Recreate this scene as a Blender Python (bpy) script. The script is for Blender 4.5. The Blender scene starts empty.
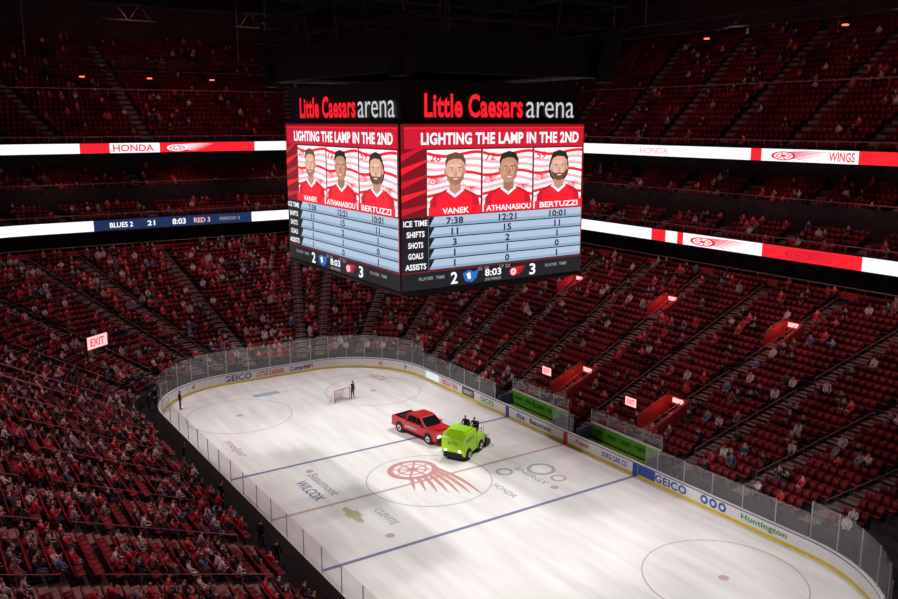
import bpy, math, random
import numpy as np
from mathutils import Vector, Matrix
random.seed(7); rng=np.random.RandomState(7)
sc=bpy.context.scene
sc.view_settings.view_transform='Standard'
COL=sc.collection

# ------------------------------------------------------------ materials
MATS={}
def mat(name,col,rough=.6,metal=0,es=0,noise=0,scale=4,spec=.4,ecol=None):
    if name in MATS: return MATS[name]
    m=bpy.data.materials.new(name); m.use_nodes=True
    nt=m.node_tree; b=nt.nodes['Principled BSDF']
    c=(col[0],col[1],col[2],1)
    b.inputs['Base Color'].default_value=c
    b.inputs['Roughness'].default_value=rough
    b.inputs['Metallic'].default_value=metal
    b.inputs['Specular IOR Level'].default_value=spec
    if es>0:
        b.inputs['Base Color'].default_value=(0.01,0.01,0.01,1)
        b.inputs['Emission Color'].default_value=c if ecol is None else (*ecol,1)
        b.inputs['Emission Strength'].default_value=es
    if noise>0:
        tc=nt.nodes.new('ShaderNodeTexCoord'); n=nt.nodes.new('ShaderNodeTexNoise')
        n.inputs['Scale'].default_value=scale; n.inputs['Detail'].default_value=5
        nt.links.new(tc.outputs['Object'],n.inputs['Vector'])
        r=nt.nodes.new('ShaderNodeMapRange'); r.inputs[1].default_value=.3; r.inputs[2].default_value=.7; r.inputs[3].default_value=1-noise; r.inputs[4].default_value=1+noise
        nt.links.new(n.outputs['Fac'],r.inputs[0])
        h=nt.nodes.new('ShaderNodeHueSaturation'); h.inputs['Color'].default_value=c
        nt.links.new(r.outputs[0],h.inputs['Value'])
        nt.links.new(h.outputs[0],b.inputs['Base Color'])
    MATS[name]=m; return m
def attr_mat(name,rough=.7):
    m=bpy.data.materials.new(name); m.use_nodes=True
    nt=m.node_tree; b=nt.nodes['Principled BSDF']; b.inputs['Roughness'].default_value=rough
    b.inputs['Specular IOR Level'].default_value=.25
    a=nt.nodes.new('ShaderNodeAttribute'); a.attribute_name='Col'
    nt.links.new(a.outputs['Color'],b.inputs['Base Color']); return m
def glass_mat():
    m=bpy.data.materials.new('rink_glass'); m.use_nodes=True; nt=m.node_tree
    nt.nodes.clear(); o=nt.nodes.new('ShaderNodeOutputMaterial')
    t=nt.nodes.new('ShaderNodeBsdfTransparent'); t.inputs[0].default_value=(.93,.94,.95,1)
    g=nt.nodes.new('ShaderNodeBsdfGlossy'); g.inputs['Roughness'].default_value=.10
    d=nt.nodes.new('ShaderNodeBsdfDiffuse'); d.inputs[0].default_value=(.7,.72,.75,1)
    m1=nt.nodes.new('ShaderNodeMixShader'); m1.inputs[0].default_value=.5
    nt.links.new(g.outputs[0],m1.inputs[1]); nt.links.new(d.outputs[0],m1.inputs[2])
    m2=nt.nodes.new('ShaderNodeMixShader'); m2.inputs[0].default_value=.16
    nt.links.new(t.outputs[0],m2.inputs[1]); nt.links.new(m1.outputs[0],m2.inputs[2])
    nt.links.new(m2.outputs[0],o.inputs[0]); return m
def ice_mat():
    m=bpy.data.materials.new('ice'); m.use_nodes=True; nt=m.node_tree; b=nt.nodes['Principled BSDF']
    tc=nt.nodes.new('ShaderNodeTexCoord'); mp=nt.nodes.new('ShaderNodeMapping'); mp.inputs['Scale'].default_value=(.05,.35,1)
    n=nt.nodes.new('ShaderNodeTexNoise'); n.inputs['Scale'].default_value=3; n.inputs['Detail'].default_value=6
    cr=nt.nodes.new('ShaderNodeValToRGB'); cr.color_ramp.elements[0].color=(.73,.71,.69,1); cr.color_ramp.elements[1].color=(.86,.85,.84,1)
    cr.color_ramp.elements[0].position=.3; cr.color_ramp.elements[1].position=.65
    r=nt.nodes.new('ShaderNodeMapRange'); r.inputs[3].default_value=.08; r.inputs[4].default_value=.28
    nt.links.new(tc.outputs['Object'],mp.inputs[0]); nt.links.new(mp.outputs[0],n.inputs['Vector'])
    nt.links.new(n.outputs['Fac'],cr.inputs[0]); nt.links.new(cr.outputs[0],b.inputs['Base Color'])
    nt.links.new(n.outputs['Fac'],r.inputs[0]); nt.links.new(r.outputs[0],b.inputs['Roughness'])
    b.inputs['Specular IOR Level'].default_value=.5
    return m

# ------------------------------------------------------------ mesh builder
class MB:
    def __init__(s): s.v=[]; s.f=[]; s.m=[]; s.mats=[]
    def mi(s,m):
        if m not in s.mats: s.mats.append(m)
        return s.mats.index(m)
    def poly(s,pts,m):
        i=len(s.v); s.v.extend([tuple(p) for p in pts]); s.f.append(tuple(range(i,i+len(pts)))); s.m.append(s.mi(m))
    def raw(s,vs,fs,m):
        i=len(s.v); s.v.extend([tuple(p) for p in vs]); k=s.mi(m)
        for f in fs: s.f.append(tuple(i+a for a in f)); s.m.append(k)
    def box(s,cx,cy,cz,sx,sy,sz,m,rot=0):
        c,sn=math.cos(rot),math.sin(rot); vs=[]
        for z in (-.5,.5):
            for x,y in ((-.5,-.5),(.5,-.5),(.5,.5),(-.5,.5)):
                X,Y=x*sx,y*sy; vs.append((cx+X*c-Y*sn,cy+X*sn+Y*c,cz+z*sz))
        s.raw(vs,[(3,2,1,0),(4,5,6,7),(0,1,5,4),(1,2,6,5),(2,3,7,6),(3,0,4,7)],m)
    def prism(s,prof,y0,y1,m):
        n=len(prof); vs=[(x,y0,z) for x,z in prof]+[(x,y1,z) for x,z in prof]
        fs=[tuple(range(n)),tuple(range(2*n-1,n-1,-1))]+[(i,(i+1)%n+0,(i+1)%n+n,i+n)[::-1] for i in range(n)]
        s.raw(vs,fs,m)
    def cyl(s,p0,p1,r,m,n=8,r2=None):
        p0=Vector(p0);p1=Vector(p1); r2=r if r2 is None else r2
        d=(p1-p0).normalized(); a=d.orthogonal().normalized(); b=d.cross(a)
        vs=[p0+(a*math.cos(t)+b*math.sin(t))*r for t in [2*math.pi*i/n for i in range(n)]]
        vs+=[p1+(a*math.cos(t)+b*math.sin(t))*r2 for t in [2*math.pi*i/n for i in range(n)]]
        s.raw(vs,[tuple(range(n-1,-1,-1)),tuple(range(n,2*n))]+[(i,(i+1)%n,(i+1)%n+n,i+n) for i in range(n)],m)
    def build(s,name,parent=None,smooth=False,loc=None,rot=None,bevel=0):
        me=bpy.data.meshes.new(name); me.from_pydata(s.v,[],s.f)
        for m in s.mats: me.materials.append(m)
        me.polygons.foreach_set('material_index',s.m)
        if smooth: me.polygons.foreach_set('use_smooth',[True]*len(s.f))
        me.update(); o=bpy.data.objects.new(name,me); COL.objects.link(o)
        if parent: o.parent=parent
        if loc: o.location=loc
        if rot is not None: o.rotation_euler=(0,0,rot)
        if bevel:
            b=o.modifiers.new('bevel','BEVEL'); b.width=bevel; b.segments=2; b.limit_method='ANGLE'
        return o
def empty(name,loc=(0,0,0),rot=0):
    o=bpy.data.objects.new(name,None); COL.objects.link(o); o.location=loc; o.rotation_euler=(0,0,rot); o.empty_display_size=.3; return o

TC={}
def text_geo(t,bold=.02):
    if (t,bold) in TC: return TC[(t,bold)]
    cu=bpy.data.curves.new('tmp','FONT'); cu.body=t; cu.size=1; cu.offset=bold; cu.resolution_u=3
    if bold>.025: cu.space_character=1.06
    o=bpy.data.objects.new('tmp',cu); COL.objects.link(o)
    dg=bpy.context.evaluated_depsgraph_get(); ev=o.evaluated_get(dg); me=ev.to_mesh()
    vs=np.array([v.co[:2] for v in me.vertices]); fs=[tuple(p.vertices) for p in me.polygons]
    ev.to_mesh_clear(); bpy.data.objects.remove(o); bpy.data.curves.remove(cu)
    mn=vs.min(0); mx=vs.max(0); vs=(vs-(mn+mx)/2)/(mx-mn)
    asp=(mx-mn)[0]/(mx-mn)[1]
    TC[(t,bold)]=(vs,fs,asp); return TC[(t,bold)]
def put_text(mb,t,c,U,V,w,h,m,bold=.02,keep=False):
    vs,fs,asp=text_geo(t,bold)
    if keep: w=h*asp
    c=Vector(c);U=Vector(U);V=Vector(V)
    mb.raw([c+U*(x*w)+V*(y*h) for x,y in vs],fs,m)

# ------------------------------------------------------------ ring geometry (rink outline + offset d)
def RR(d): return 8.5+(.5*d if d>0 else d)
def ringf(u,d):
    R=RR(d); hx=30.5+d; hy=12.95+d; ax=hx-R; ay=hy-R
    seg=int(math.floor(u))%8; p=u-math.floor(u)
    if seg==0: return (-ax+2*ax*p,hy,1,0,0,1)
    if seg==2: return (hx,ay-2*ay*p,0,-1,1,0)
    if seg==4: return (ax-2*ax*p,-hy,-1,0,0,-1)
    if seg==6: return (-hx,-ay+2*ay*p,0,1,-1,0)
    cx,cy,a0={1:(ax,ay,90),3:(ax,-ay,0),5:(-ax,-ay,-90),7:(-ax,ay,180)}[seg]
    a=math.radians(a0-90*p)
    return (cx+R*math.cos(a),cy+R*math.sin(a),math.sin(a),-math.cos(a),math.cos(a),math.sin(a))
def seglen(seg,d):
    R=RR(d); ax=30.5+d-R; ay=12.95+d-R
    return {0:2*ax,4:2*ax,2:2*ay,6:2*ay}.get(seg,math.pi*R/2)
US=[]
for s_ in range(8):
    if s_%2==0: US.append(float(s_))
    else: US+= [s_+j/14 for j in range(14)]
def sweep(mb,prof,m,us=None,closed=True):
    us=us or US; n=len(us); k=len(prof); vs=[]
    for u in us:
        for d,z in prof:
            r=ringf(u,d); vs.append((r[0],r[1],z))
    ms=m if isinstance(m,list) else [m]*(k-1)
    i0=len(mb.v); mb.v.extend(vs)
    for i in range(n if closed else n-1):
        j=(i+1)%n
        for a in range(k-1):
            if ms[a] is None: continue
            mb.f.append((i0+i*k+a,i0+j*k+a,i0+j*k+a+1,i0+i*k+a+1)); mb.m.append(mb.mi(ms[a]))

# ------------------------------------------------------------ palette
M_conc=mat('terrace_concrete',(.032,.026,.029),.85,noise=.5,scale=1.5)
M_dark=mat('dark_structure',(.012,.011,.013),.7,noise=.3,scale=1)
M_black=mat('black_paint',(.008,.008,.009),.5)
M_wall=mat('concourse_wall',(.05,.018,.02),.8,noise=.4,scale=.6)
M_aisle=mat('aisle_step',(.22,.155,.14),.8,noise=.3,scale=2)
M_rail=mat('rail_metal',(.34,.18,.18),.4,metal=.3)
M_redpaint=mat('red_portal_paint',(.40,.04,.04),.6,noise=.15)
M_white=mat('board_white',(.78,.77,.76),.35,noise=.05)
M_yellow=mat('kick_yellow',(.75,.55,.05),.4)
M_capb=mat('board_cap',(.12,.16,.35),.4)
M_steel=mat('steel',(.45,.46,.48),.35,metal=.8)
M_blue=mat('marking_blue',(.20,.23,.37),.25)
M_redl=mat('marking_red_faint',(.56,.40,.38),.25)
M_grayl=mat('marking_gray',(.42,.43,.47),.25)
M_adb=mat('ad_blue',(.02,.08,.38),.4)
M_adr=mat('ad_red',(.6,.03,.04),.4)
M_adg=mat('ad_green',(.04,.30,.10),.4)
M_adk=mat('ad_black',(.03,.03,.04),.4)
E_white=mat('led_white',(.92,.90,.97),es=1.2)
E_pink=mat('led_pink',(.95,.50,.52),es=1)
E_red=mat('led_red',(.92,.015,.03),es=1.1)
E_dred=mat('led_dark_red',(.22,.008,.015),es=1)
E_mred=mat('led_mid_red',(.66,.012,.035),es=1)
E_navy=mat('led_navy',(.012,.03,.10),es=1)
E_black=mat('led_black',(.012,.012,.016),es=1)
E_tab=mat('led_table_blue',(.44,.56,.70),es=1.05)
E_tab2=mat('led_table_blue_dark',(.30,.42,.57),es=1)
E_txt=mat('led_text_navy',(.02,.03,.08),es=1)
E_skin=mat('led_skin',(.80,.44,.32),es=1)
E_skinS=mat('led_skin_shade',(.60,.29,.20),es=1)
E_skinH=mat('led_skin_light',(.88,.55,.43),es=1)
E_skin2=mat('led_skin_tan',(.58,.30,.19),es=1)
E_skin2S=mat('led_skin_tan_shade',(.40,.18,.11),es=1)
E_skin2H=mat('led_skin_tan_light',(.66,.38,.26),es=1)
E_hair=mat('led_hair',(.035,.02,.016),es=1)
E_hair2=mat('led_hair_brown',(.16,.075,.04),es=1)
E_beard=mat('led_beard',(.42,.19,.11),es=1)
E_blue=mat('led_blue',(.03,.16,.55),es=1)
E_gray=mat('led_gray',(.30,.30,.33),es=1)
E_let=mat('led_letter_gray',(.62,.62,.66),es=1)

# ------------------------------------------------------------ floor / ice / markings
mb=MB(); mb.box(0,0,-.3,170,140,.5,M_dark); mb.build('floor')
ice=MB(); pts=[ringf(u,0)[:2] for u in US]; ice.poly([(x,y,0) for x,y in reversed(pts)],ice_mat())
ICE=ice.build('ice_rink')
mk=MB(); Z=.008
def clipx(x):
    if abs(x)<22: return 12.9
    return 4.45+math.sqrt(max(0,8.45**2-(abs(x)-22)**2))
def iceline(x,w,m):
    h=clipx(x); mk.poly([(x-w/2,-h,Z),(x+w/2,-h,Z),(x+w/2,h,Z),(x-w/2,h,Z)],m)
iceline(7.77,.3,M_blue); iceline(-7.77,.3,M_blue); iceline(0,.28,M_redl); iceline(27.1,.06,M_redl); iceline(-27.1,.06,M_redl)
def icering(cx,cy,r,w,m,a0=0,a1=360,n=64):
    for i in range(n):
        a=math.radians(a0+(a1-a0)*i/n); b=math.radians(a0+(a1-a0)*(i+1)/n)
        mk.poly([(cx+(r-w/2)*math.cos(a),cy+(r-w/2)*math.sin(a),Z+.003),(cx+(r+w/2)*math.cos(a),cy+(r+w/2)*math.sin(a),Z+.003),
                 (cx+(r+w/2)*math.cos(b),cy+(r+w/2)*math.sin(b),Z+.003),(cx+(r-w/2)*math.cos(b),cy+(r-w/2)*math.sin(b),Z+.003)],m)
def icedot(cx,cy,r,m): mk.poly([(cx+r*math.cos(i*.3927),cy+r*math.sin(i*.3927),Z+.001) for i in range(16)],m)
icering(0,0,4.57,.08,M_grayl)
for sx in (1,-1):
    for sy in (1,-1):
        icering(sx*21.03,sy*6.7,4.57,.07,M_redl); icedot(sx*21.03,sy*6.7,.30,M_redl); icedot(sx*6.1,sy*6.7,.30,M_redl)
    icering(sx*27.1,0,1.83,.06,M_redl,90 if sx>0 else -90,270 if sx>0 else 90,32)
def winged(place,mr,mw,out,edge=None):
    def add(ps,m,l): out.poly([place(x,y,l) for x,y in ps],m)
    def ringp(cx,cy,r0,r1,m,l,n=28):
        for i in range(n):
            a=2*math.pi*i/n;b=2*math.pi*(i+1)/n
            ps=[(cx+r1*math.cos(a),cy+r1*math.sin(a)),(cx+r1*math.cos(b),cy+r1*math.sin(b))]
            ps+= [(cx+r0*math.cos(b),cy+r0*math.sin(b)),(cx+r0*math.cos(a),cy+r0*math.sin(a))] if r0>0 else [(cx,cy)]
            add(ps,m,l)
    for k in range(7):      # feathers: clean quad strips, longest on top
        x0,y0=-.45,.27-.072*k; x1,y1=1.0-.12*k,.33-.125*k; n=6; P=[]
        for j in range(n+1):
            q=j/n; wd=.036*(1-q**3)+.002; yc=y0+(y1-y0)*q+.07*math.sin(math.pi*q)*(1-.12*k)
            P.append((x0+(x1-x0)*q,yc,wd))
        for j in range(n):
            (xa,ya,wa),(xb,yb,wb)=P[j],P[j+1]
            add([(xa,ya-wa),(xb,yb-wb),(xb,yb+wb),(xa,ya+wa)],mr,k*.5)
    ringp(-.5,-.05,0.0,.40,mw,4); ringp(-.5,-.05,.31,.40,mr,5); ringp(-.5,-.05,.20,.235,mr,5); ringp(-.5,-.05,0,.09,mr,5)
    for i in range(8):
        a=i*math.pi/4+.2; ca,sa=math.cos(a),math.sin(a)
        add([(-.5+.08*ca-.018*sa,-.05+.08*sa+.018*ca),(-.5+.08*ca+.018*sa,-.05+.08*sa-.018*ca),(-.5+.32*ca+.018*sa,-.05+.32*sa-.018*ca),(-.5+.32*ca-.018*sa,-.05+.32*sa+.018*ca)],mr,6)
M_icew=mat('ice_white_paint',(.80,.78,.78),.25)
winged(lambda x,y,l:(-x*4.3,-y*4.9-.1,Z+.006+.003*l),mat('logo_red_ice',(.56,.28,.27),.3),M_icew,mk)
IU=(-1,0,0); IV=(0,-1,0)
put_text(mk,'Beaumont',(3.4,6.8,Z),IU,IV,4.2,.8,M_grayl); put_text(mk,'WILCOX',(2.9,8.1,Z),IU,IV,3.7,.85,M_blue)
mk.poly([(-2.2+a*-1,7.3-b,Z) for a,b in ((-1.4,.12),(-.5,.3),(-.4,.5),(.5,.5),(.4,.3),(1.4,.12),(1.1,-.3),(.3,-.3),(.4,-.5),(-.5,-.5),(-.4,-.3),(-1.2,-.3))],mat('bowtie_gold',(.48,.43,.30),.3))
put_text(mk,'CLEVITE',(-3.6,5.6,Z),IU,IV,2.6,.6,M_grayl)
icering(-3.0,-8.0,.95,.28,M_grayl,n=24); icering(-5.0,-8.0,.5,.18,M_redl,n=20); put_text(mk,'ENERGY',(-3.6,-6.6,Z),IU,IV,3.6,.55,M_grayl)
put_text(mk,'HONDA',(-4.6,-3.4,Z),IU,IV,2.6,.55,M_grayl); icering(-1.9,-5.4,.55,.22,M_grayl,n=20)
put_text(mk,'FORD',(4.0,-7.6,Z),IU,IV,2.6,.8,M_grayl)
mk.box(25.6,2.4,Z-.004,.9,2.6,.006,mat('ice_blue_logo',(.30,.42,.52),.3)); put_text(mk,'LCA',(24.6,-9.3,Z),IU,IV,2.4,1.2,M_redl)
put_text(mk,'meijer',(13.5,9.8,Z),IU,IV,4,.9,M_redl)
mk.build('ice_markings',ICE)

# ------------------------------------------------------------ dasher boards + glass
boards=empty('dasher_boards')
mb=MB(); M_outer=mat('board_outer',(.12,.10,.10),.6)
sweep(mb,[(0,0),(0,.22)],M_yellow); sweep(mb,[(0,.22),(0,1.0)],M_white)
sweep(mb,[(0,1.0),(-.03,1.0),(-.03,1.09),(.2,1.09),(.2,0)],[M_capb,M_capb,M_white,M_outer])
mb.build('board_wall',boards)
mb=MB()
def u_side4(X,d=0): return 4+ (.5-X/(2*(30.5+d-RR(d))))
def u_end(Y,d=0): return 2+(.5-Y/(2*(12.95+d-RR(d))))
def board_text(u,t,m,w,h=.5,z=.6,d=-.012):
    r=ringf(u,d); put_text(mb,t,(r[0],r[1],z),(r[2],r[3],0),(0,0,1),w,h,m,.03)
def board_panel(u,w,m,z0=.24,z1=.98,d=-.008):
    seg=int(u); L=seglen(seg,0); us=[u-w/2/L+ w/L*i/4 for i in range(5)]
    sweep(mb,[(d,z0),(d,z1)],m,us=us,closed=False)
for X,m in ((7.77,M_adb),(0,M_adr),(-7.77,M_adb)): board_panel(u_side4(X),.5,m,0.0,1.0)
board_panel(u_side4(-8.9),1.7,M_adb)
board_text(u_side4(-11.2),'GEICO',M_adb,2.9,.6)
for k in range(3):
    X=-14.2-k*.75; r=ringf(u_side4(X),-.012)
    mb.poly([(X+.32*math.cos(a*.524),r[1],.62+.32*math.sin(a*.524)) for a in range(12)],M_adb)
    mb.poly([(X+.16*math.cos(a*.524),r[1]+.004,.62+.16*math.sin(a*.524)) for a in range(12)],M_white)
board_text(u_side4(-18.9),'Huntington',M_adg,3.4,.5); board_text(u_side4(-5.6),'SORG CAR CO',M_adb,2.7,.42)
board_text(u_side4(-2.0),'Pepsi',M_adr,1.5,.45); board_text(u_side4(3.2),'Beaumont',M_adk,2.8,.45)
board_text(u_side4(5.9),'dte',M_adb,1.2,.5); board_text(u_side4(10.8),'DICKS',M_adg,2.0,.5)
board_panel(u_side4(13.9),2.0,M_adk); board_text(u_side4(13.9),'XFINITY',M_white,1.6,.4,d=-.02)
board_text(u_side4(17),'BELLE TIRE',M_adr,2.6,.45); E_bd=mat('board_led',(.85,.88,.95),es=.9); board_panel(u_side4(20.2),2.4,E_bd)
board_text(3.8,'GEICO',M_adb,1.8,.5); board_text(3.55,'HONDA',M_adr,2.4,.5); board_text(3.25,'KROGER',M_adb,2.0,.5); board_text(3.0,'meijer',M_adr,1.6,.5)
board_text(u_end(3.4),'GEICO',M_adb,2.8,.6); board_text(u_end(.0),'LITTLE CAESARS',M_adr,2.9,.5); board_text(u_end(-3.2),'Comerica',M_adb,2.2,.5)
board_text(1.72,'meijer',M_adr,2.2,.55); board_text(1.4,'FORD',M_adb,1.6,.5)
mb.build('board_advertising',boards)
GL=glass_mat(); mb=MB()
usE=[1+j/14 for j in range(14)]+[2.0]+[3+j/14 for j in range(15)]
sweep(mb,[(.1,1.09),(.1,3.5)],GL,us=usE,closed=False)
sweep(mb,[(.1,1.09),(.1,2.7)],GL,us=[0.0,1.0],closed=False)
for a,b in ((22.0,9.6),(1.8,-.8),(-8.6,-21.9)):
    sweep(mb,[(.1,1.09),(.1,2.7)],GL,us=[u_side4(a),u_side4(b)],closed=False)
sweep(mb,[(.1,1.09),(.1,3.5)],GL,us=[5+j/14 for j in range(14)]+[6.0]+[7+j/14 for j in range(15)],closed=False)
mb.build('protective_glass',boards)
mb=MB()
for seg in range(8):
    L=seglen(seg,.1); n=max(1,round(L/(2.4 if seg%2==0 else 1.9)))
    for k in range(n):
        x,y,tx,ty,nx,ny=ringf(seg+k/n,.12)
        if seg==4 and (-8.6<x<-.8 or 1.8<x<9.6): continue
        h=1.6 if seg in(0,4) else 2.4
        mb.box(x,y,1.09+h/2,.05,.05,h,M_steel,math.atan2(ty,tx))
mb.build('glass_stanchions',boards)

# ------------------------------------------------------------ terraces
LR=[(2.0+.86*i,1.0+.35*i) for i in range(27)]
TA=[(25.2+.9*i,13.9+.4*i) for i in range(4)]
TB=[(29.3+.9*i,17.2+.5*i) for i in range(5)]
UP=[(25.3+.9*i,22.9+.6*i) for i in range(22)]
def stair(rows,dep):
    p=[]
    for d,z in rows: p+= [(d,z),(d+dep,z)]
    return p
mb=MB(); sweep(mb,[(2.0,-.02)]+stair(LR,.86)+[(25.2,10.4),(29.2,10.4)],M_conc); mb.build('lower_bowl_terrace')
prof=[(29.2,10.4),(29.2,13.0),(24.62,13.0),(24.62,14.4),(24.9,14.4),(24.9,13.9)]+stair(TA,.9)+[(28.85,17.9),(29.05,17.9),(29.05,17.2)]+stair(TB,.9)+[(34,22.0),(24.62,22.0),(24.62,23.25),(24.9,23.25),(24.9,22.9)]
mb=MB(); sweep(mb,prof,M_conc); mb.build('suite_level_terrace')
mb=MB(); sweep(mb,[(25.2,22.9)]+stair(UP,.9),M_conc); mb.build('upper_deck_terrace')
mb=MB(); sweep(mb,[(45.3,35),(45.3,41)],M_wall); sweep(mb,[(46,0),(46,41)],M_dark); mb.build('wall_bowl')
mb=MB(); mb.box(0,0,41.3,170,140,.4,M_dark)
mb.build('ceiling')

# ribbons ---------------------------------------------------------------
def pickend(Y,lev):
    if lev==1:
        if Y>11.9: return E_white
        if Y>8.8: return E_red
        if Y>3.0: return E_white
        if Y>-8.6: return E_red
        return E_white
    if Y>11.0: return E_white
    if Y>-8.0: return E_navy
    return E_white
def pickside(X,lev):
    if lev==1:
        if X>3: return E_white
        if X>1.9: return E_red
        if X>-8: return E_white
        return E_red
    if X>15.2: return E_white
    if X>13: return E_red
    if X>11.5: return E_white
    if X>10.5: return E_red
    if X>1.2: return E_white
    if X>-9: return E_red
    return E_white
rib=empty('led_ribbon_board')
for lev,(z0,z1) in ((0,(13.15,14.35)),(1,(22.0,23.1))):
    mb=MB()
    for seg in range(8):
        L=seglen(seg,24.5); n=int(L/.4)
        for k in range(n):
            u=seg+(k+.5)/n; x,y=ringf(u,24.5)[:2]
            if seg==2 or (seg in(1,3) and x>50): m=pickend(y,lev)
            elif seg==4: m=pickside(x,lev)
            else: m=E_white if int(k/14)%2 else E_red
            sweep(mb,[(24.5,z0),(24.5,z1)],m,us=[seg+k/n,min(seg+(k+1)/n,seg+.99999)],closed=False)
    sweep(mb,[(24.62,z0-.05),(24.48,z0-.05),(24.48,z0)],M_black); sweep(mb,[(24.48,z1),(24.48,z1+.06),(24.62,z1+.06)],M_black)
    zc=(z0+z1)/2
    def rt(side,c,t,m,w,h):
        if side=='e': put_text(mb,t,(54.96,c,zc),(0,-1,0),(0,0,1),w,h,m)
        else: put_text(mb,t,(c,-37.41,zc),(-1,0,0),(0,0,1),w,h,m)
    if lev==1:
        rt('e',6.0,'HONDA',E_red,4.6,.8)
        winged(lambda x,y,l:(54.95-.01*l,-.5-x*3.0,zc+y*1.0),E_white,E_red,mb)
        winged(lambda x,y,l:(-2.2-x*3.2,-37.40+.01*l,zc+y*1.0),E_red,E_white,mb); rt('s',-6.3,'WINGS',E_red,2.4,.8)
        put_text(mb,'HONDA',(15.2,-37.41,zc),(-1,0,0),(0,0,1),4.0,.6,E_pink)
    else:
        winged(lambda x,y,l:(6.0-x*4.0,-37.40+.01*l,zc+y*1.1),E_red,E_white,mb)
        winged(lambda x,y,l:(-4.6-x*3.4,-37.40+.01*l,zc+y*1.1),E_mred,E_red,mb)
        rt('e',8.0,'BLUES 2',E_white,2.6,.6); rt('e',4.6,'21',E_white,.9,.6); rt('e',1.3,'8:03',E_white,1.6,.7); rt('e',-1.5,'RED 3',E_pink,2.0,.6); rt('e',-5,'PERIOD 2',E_gray,2.6,.4)
    mb.build('ribbon_%d'%lev,rib)
# rails
mb=MB()
for d,z in ((25.25,11.35),(24.75,15.0),(24.75,23.8),(28.95,18.25),(33.45,29.4)):
    sweep(mb,[(d,z),(d,z+.09),(d+.08,z+.09),(d+.08,z),(d,z)],M_rail)
    zb={11.35:10.4,15.0:14.4,23.8:23.25,18.25:17.9,29.4:28.3}[z]
    for seg in range(0,5):
        n=int(seglen(seg,d)/1.8)
        for k in range(n):
            x,y,tx,ty,_,_=ringf(seg+k/n,d+.04)
            if x>-30: mb.box(x,y,(zb+z)/2,.05,.05,z-zb,M_rail,math.atan2(ty,tx))
sweep(mb,[(25.2,10.4),(25.2,11.0)],M_redpaint)
mb.build('balcony_railing')

# ------------------------------------------------------------ aisles
def side_p(k): return .5-6.2*k/56
AIS={0:[side_p(k) for k in range(-4,5)],4:[side_p(k) for k in range(-4,5)],1:[.06,.35,.65,.94],3:[.06,.35,.65,.94],2:[.10,.39,.90],6:[.1,.5,.9],5:[.06,.35,.65,.94],7:[.06,.35,.65,.94]}
mb=MB()
for seg in range(0,5):
    for p in AIS[seg]:
        for rows,dep,ri in ((LR,.86,.35),(UP,.9,.6),(TA,.9,.4),(TB,.9,.5)):
            for d,z in rows[:-1]:
                x,y,tx,ty,nx,ny=ringf(seg+p,d+dep*.75)
                if x<-30: continue
                mb.box(x,y,z+ri*.25,1.15,dep*.5,ri*.5,M_aisle,math.atan2(ty,tx))
                x,y,tx,ty,nx,ny=ringf(seg+p,d+dep*.25)
                mb.box(x,y,z+.012,1.15,dep*.45,.02,M_aisle,math.atan2(ty,tx))
mb.build('aisle_steps')
mb=MB()
for seg in range(0,5):
    for p in AIS[seg]:
        for r0,r1 in ((1,11),(13,25)):
            P=[]
            for i in (r0,r1):
                d,z=LR[i]; x,y=ringf(seg+p,d+.4)[:2]; P.append((x,y,z+.95))
            if P[0][0]<-28: continue
            mb.cyl(P[0],P[1],.03,M_rail,6)
            for i in range(r0,r1+1,2):
                d,z=LR[i]; x,y=ringf(seg+p,d+.4)[:2]; mb.cyl((x,y,z),(x,y,z+.93),.022,M_rail,5)
mb.build('aisle_handrails')

# ------------------------------------------------------------ vomitory portals
E_sign=mat('exit_sign_glow',(1.0,.38,.40),es=1.7)
PORT=[]
def portal(seg,p,row,nrows=3,w=1.9):
    PORT.append((seg,p,row,nrows,w))
    d,z=LR[row]; x,y,tx,ty,nx,ny=ringf(seg+p,d)
    e=empty('vomitory_portal',(x,y,z),math.atan2(ny,nx))
    b=MB(); L=.86*nrows; zt=.35*nrows+.95
    for sy in (-1,1):
        b.prism([(0,-.0),(L,-.0),(L,zt),(L-.2,zt),(.0,1.05)],sy*w/2-.06,sy*w/2+.06,M_redpaint)
    b.box(L-.06,0,zt/2,.12,w,zt,M_redpaint)
    b.box(L*.5,0,.03,L,w-.15,.06,M_aisle)
    b.poly([(L-.13,-w/2+.25,.1),(L-.13,w/2-.25,.1),(L-.13,w/2-.25,zt-.65),(L-.13,-w/2+.25,zt-.65)],M_black)  # dark of the passage opening painted as a flat black panel
    b.box(L-.14,0,zt-.26,.08,w*.5,.36,E_sign)
    for sy in (-1,1):
        b.cyl((0,sy*w/2,1.25),(L,sy*w/2,zt+.2),.035,M_rail,6)
        for q in (0.02,.5,.98): b.cyl((L*q,sy*w/2,1.0+(zt-1.0)*q),(L*q,sy*w/2,1.25+(zt-1.05)*q),.03,M_rail,5)
    for k in range(3): b.box(.2+.4*k,0,.08+.1*k,.4,w-.2,.12,M_aisle)
    b.build('portal_walls',e)
    l=bpy.data.lights.new('portal_lamp','POINT'); l.energy=45; l.color=(1,.14,.12); l.shadow_soft_size=.08
    o=bpy.data.objects.new('portal_lamp',l); COL.objects.link(o); o.parent=e; o.location=(L*.55,0,zt+.1)
for k in (3,1,-1,-3): portal(4,side_p(k),17)
for k in (1,-1): portal(4,side_p(k),2,4,2.1)
for k in (3,1): portal(0,1-side_p(k),17)
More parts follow.
